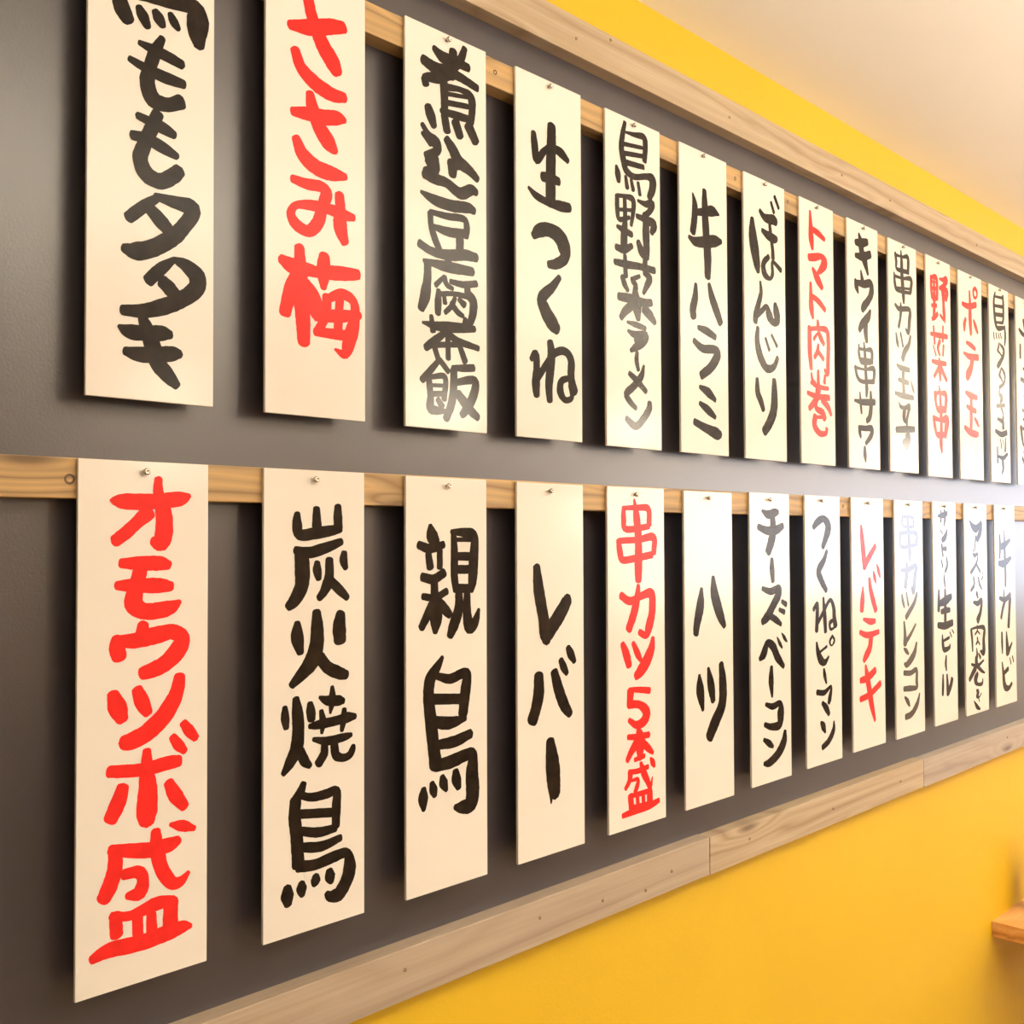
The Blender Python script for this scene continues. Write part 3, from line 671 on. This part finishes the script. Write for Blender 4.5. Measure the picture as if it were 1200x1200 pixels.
250,-2591,84 379,-2507,174 482,-2363,125 643,-2422,166 784,-2604,163 968,-2767,97;773,-2286,29 850,-2384,85 928,-2466,48;915,-2232,27 998,-2309,79 1081,-2380,39
596,-2742,88 580,-2969,157 608,-3210,60
416,-3311,69 625,-3367,110 844,-3343,110 866,-3492,208 813,-3678,156 559,-3676,113 379,-3621,83
347,-3852,69 513,-3934,120 626,-3997,61;990,-3804,91 945,-3975,179 754,-4139,164 508,-4229,140 348,-4224,70
#L8|black|1.5709|0.1213|1.5677|0.4526
280,-535,107 435,-437,145 645,-394,125 791,-517,207 723,-682,173 592,-867,118
738,-940,87 629,-1093,127 446,-1273,167 538,-1439,150 702,-1609,113
251,-1914,84 384,-1819,86 380,-1981,116 353,-2273,116;594,-1731,63 630,-1995,126 657,-2304,108;398,-2145,78 589,-1972,85 826,-1779,77 952,-1909,118 969,-2076,128 1009,-2224,152;968,-2117,61 817,-2170,87 836,-2275,64 965,-2263,42
349,-2471,60 387,-2619,128 487,-2770,167 632,-2823,109 766,-2736,47;428,-2647,48 702,-2559,54;897,-2392,52 969,-2480,65 872,-2560,32 805,-2489,65 897,-2392,54
588,-2938,69 615,-3046,109 671,-3179,57
343,-3302,100 600,-3330,100 835,-3253,63 788,-3433,128 743,-3520,97;525,-3501,87 657,-3602,145 752,-3712,96
464,-3818,62 546,-3893,157 614,-4000,66;919,-3856,47 903,-4002,123 729,-4163,125 509,-4243,106
#L9|red|1.7347|0.1263|1.5682|0.4507
372,-504,71 400,-700,142 443,-968,169 490,-1257,151;512,-1200,151 728,-1030,139 925,-873,107
418,-1610,54 392,-1828,161 358,-2021,151;674,-1464,98 711,-1649,139 812,-1867,157 915,-2047,138;839,-1333,44 879,-1442,120 932,-1545,50;980,-1214,42 1042,-1329,110 1104,-1452,51
421,-2184,59 674,-2240,125 879,-2242,95;282,-2409,96 578,-2480,119 1022,-2448,98;712,-2520,164 662,-2702,169 501,-2852,163 415,-2926,106
484,-3018,73 537,-3203,172 620,-3456,181 703,-3732,179 831,-4040,88;278,-3268,107 558,-3246,147 869,-3136,135;270,-3601,112 640,-3551,126 1066,-3396,127
#L10|black|1.9078|0.1266|1.5675|0.4517
601,-256,66 595,-471,96 633,-702,116 656,-971,146 664,-1154,96;356,-310,84 373,-491,58 796,-513,58;356,-310,53 824,-334,68 841,-508,97;251,-625,102 296,-891,73 921,-858,80;260,-629,74 951,-640,95 967,-858,108
274,-1345,70 591,-1334,108 931,-1275,110 879,-1497,146 812,-1769,119 738,-1685,85;529,-1195,56 524,-1352,144 449,-1659,123
291,-1805,62 331,-1935,96 393,-2048,58;489,-1775,62 571,-2019,72;961,-1809,95 842,-1978,109 589,-2158,126 458,-2246,116
369,-2329,70 402,-2525,114 405,-2745,169;430,-2716,117 656,-2584,92 891,-2404,64
344,-2831,42 450,-2886,106 556,-2953,52;921,-2763,68 793,-2977,156 491,-3142,137 355,-3125,57
340,-3296,104 633,-3324,108 894,-3289,105 903,-3499,119 899,-3626,94 600,-3616,115 331,-3598,104
365,-3759,60 494,-3857,123 575,-3947,62;1032,-3758,48 914,-3948,136 659,-4109,133 388,-4138,122
#L11|black|2.0830|0.1159|1.5681|0.4508
269,-287,60 507,-274,128 720,-231,100;411,-180,51 403,-403,84;586,-165,73 616,-324,107 550,-498,48
363,-566,36 480,-647,51;719,-559,45 618,-712,143 455,-783,116
437,-870,72 480,-1102,83;509,-956,88 660,-957,97
402,-1181,47 462,-1324,68;655,-1121,50 700,-1285,96 594,-1429,83
517,-1460,39 538,-1606,83 573,-1746,49
258,-1794,72 251,-1999,127 235,-2203,116;299,-2062,130 599,-2015,194 881,-1942,128;566,-1794,96 571,-2095,130 560,-2440,130;367,-2235,110 592,-2217,132 795,-2217,107;572,-2084,130 560,-2428,130;196,-2496,123 532,-2528,163 929,-2487,144
401,-2705,50 420,-2884,122 490,-3011,118 743,-2990,93 780,-2932,68;471,-2827,62 750,-2782,73;779,-2670,41 867,-2779,42;893,-2629,37 983,-2705,37
586,-3144,62 556,-3299,107 586,-3440,60
409,-3512,62 401,-3728,117 385,-3912,95;608,-3531,73 631,-3752,128 645,-3932,140;661,-3898,146 792,-3769,146 868,-3638,134
#L12|black|2.2442|0.1260|1.5676|0.4503
296,-370,40 468,-497,149 690,-528,177 956,-375,44;937,-419,142 885,-604,183 708,-787,132;638,-712,102 594,-840,66 561,-969,48 448,-1036,25
446,-1070,39 556,-1119,98 725,-1083,59 662,-1271,74 332,-1482,101;660,-1314,67 863,-1481,76
472,-1571,67 505,-1739,97 318,-1864,80;734,-1592,63 813,-1749,78 934,-1858,51;966,-1462,36 1008,-1561,38 930,-1650,58
637,-1919,115 701,-2029,72;452,-2116,65 685,-2153,123 902,-2103,131 847,-2334,134 671,-2522,179
303,-2696,113 350,-2911,103 369,-3150,67;277,-2683,45 665,-2666,69 1033,-2711,119 995,-2958,147 985,-3217,176 786,-3190,45;639,-2632,69 635,-2739,61 509,-2812,54;662,-2751,47 784,-2818,40;629,-2884,64 654,-2954,77 557,-3028,51;654,-2954,53 775,-3045,45
593,-3110,43 614,-3272,117 528,-3350,113;700,-3232,51 798,-3331,104;557,-3310,141 579,-3483,202;293,-3432,59 634,-3488,87 989,-3401,49;521,-3520,162 351,-3632,143 172,-3745,116;633,-3509,105 855,-3616,89 1036,-3680,40;628,-3658,119 512,-3775,205 619,-3882,86 873,-3897,89 916,-3805,55
548,-4009,60 640,-4066,143 554,-4142,81 693,-4168,47 825,-4097,31;611,-4105,58 706,-4270,37;401,-4220,30 557,-4355,114 739,-4430,51
#L13|black|2.4168|0.1252|1.5679|0.4518
303,-682,82 321,-943,146 282,-1197,82;321,-947,129 580,-914,179 947,-789,80;594,-577,58 609,-904,123 613,-1240,135 640,-1556,136 629,-1834,110;232,-1317,127 563,-1323,184 989,-1205,100
510,-1919,57 520,-2098,109;246,-2096,88 587,-2147,134 930,-2042,125;571,-2180,118 431,-2354,124 331,-2546,115;895,-2134,187 843,-2424,141 781,-2766,156
357,-2883,94 367,-3119,123 377,-3341,64;642,-2886,65 665,-3118,168 709,-3363,239;736,-3353,151 982,-3153,62
349,-3550,62 406,-3771,132 492,-4091,184 722,-4164,121 942,-4078,92;404,-3818,104 721,-3723,120;838,-3491,60 900,-3628,60;989,-3460,58 1066,-3593,58
"""
build_boards()

# ------------------------------------------------------------------ shelf at the lower right, with a bottle at its edge
sh = thing('wall_shelf', 'orange wooden shelf on the yellow wall at the bottom right corner', 'shelf', (2.455, WALL, 0.592))
box('shelf_board', 0, 1.6, -0.42, 0, 0.0, 0.034, M['shelf'], sh, 0.0015)
for bx in (0.55, 1.3):
    box('bracket', bx, bx + 0.03, -0.30, 0, -0.03, 0.0, M['steel'], sh, 0.002)
    box('bracket', bx, bx + 0.03, -0.012, 0, -0.25, -0.03, M['steel'], sh, 0.002)

bt = thing('bottle', 'dark green glass bottle on the wooden shelf, barely inside the right edge', 'bottle', (2.62, -0.02, 0.626))
bm = bmesh.new()
lathe(bm, [(0.030, 0.0), (0.034, 0.004), (0.034, 0.082), (0.030, 0.100), (0.014, 0.13), (0.012, 0.165), (0.0145, 0.167), (0.0145, 0.176)], 24)
for f in bm.faces:
    f.smooth = len(f.verts) == 4
finish('glass_body', bm, M['green'], bt)

# ------------------------------------------------------------------ the room behind the camera: counter, lanterns
ct = thing('bar_counter', 'dark bar counter along the opposite side of the room', 'counter', (3.0, -3.2, 0))
box('counter_front', -4.5, 4.5, -0.3, 0.25, 0, 0.98, M['dark_room'], ct, 0.004)
box('counter_top', -4.55, 4.55, -0.34, 0.32, 0.98, 1.02, M['shelf'], ct, 0.004)
for ux in (1.2, 3.6, 6.0):  # made-up, unseen fixtures that house the added ceiling uplights
    t = thing('added_uplight_trough', 'added unseen uplight trough brightening the ceiling, ' + ('nearest the camera' if ux < 2 else 'in the middle' if ux < 5 else 'nearest the windows'), 'lamp', (ux, -1.35, 1.74), 'added unseen uplight troughs')
    box('added_trough_body', -1.1, 1.1, -0.07, 0.07, 0, 0.06, M['room'], t, 0.004)
    for q in (-0.9, 0.9):
        box('suspension_rod', q - 0.003, q + 0.003, -0.003, 0.003, 0.06, CEIL - 1.74, M['steel'], t)
PLACE = ['nearest the camera end', 'second along the row', 'third along the row', 'farthest, near the shop windows', 'at the left end over the bar', 'the smallest, hanging lowest']
for i, (lx, ly, lz, lr, le) in enumerate(LANTERNS):
    t = thing('paper_lantern', 'round warm paper lantern, ' + PLACE[i], 'lantern', (lx, ly, lz), 'paper lanterns hanging over the room')
    prof = []
    nseg = 14
    for k in range(nseg + 1):
        a = -math.pi / 2 + math.pi * k / nseg
        prof.append((max(0.02, lr * 1.25 * math.cos(a)) * (1 + 0.02 * (k % 2)), lr * 1.35 * math.sin(a)))
    bm = bmesh.new()
    lathe(bm, prof, 20)
    for f in bm.faces:
        f.smooth = True
    sh_o = finish('lantern_shade', bm, M['lantern'], t)
    bm = bmesh.new()
    lathe(bm, [(0.003, lr * 1.35), (0.003, CEIL - lz)], 6)
    finish('cord', bm, M['dark_room'], t)
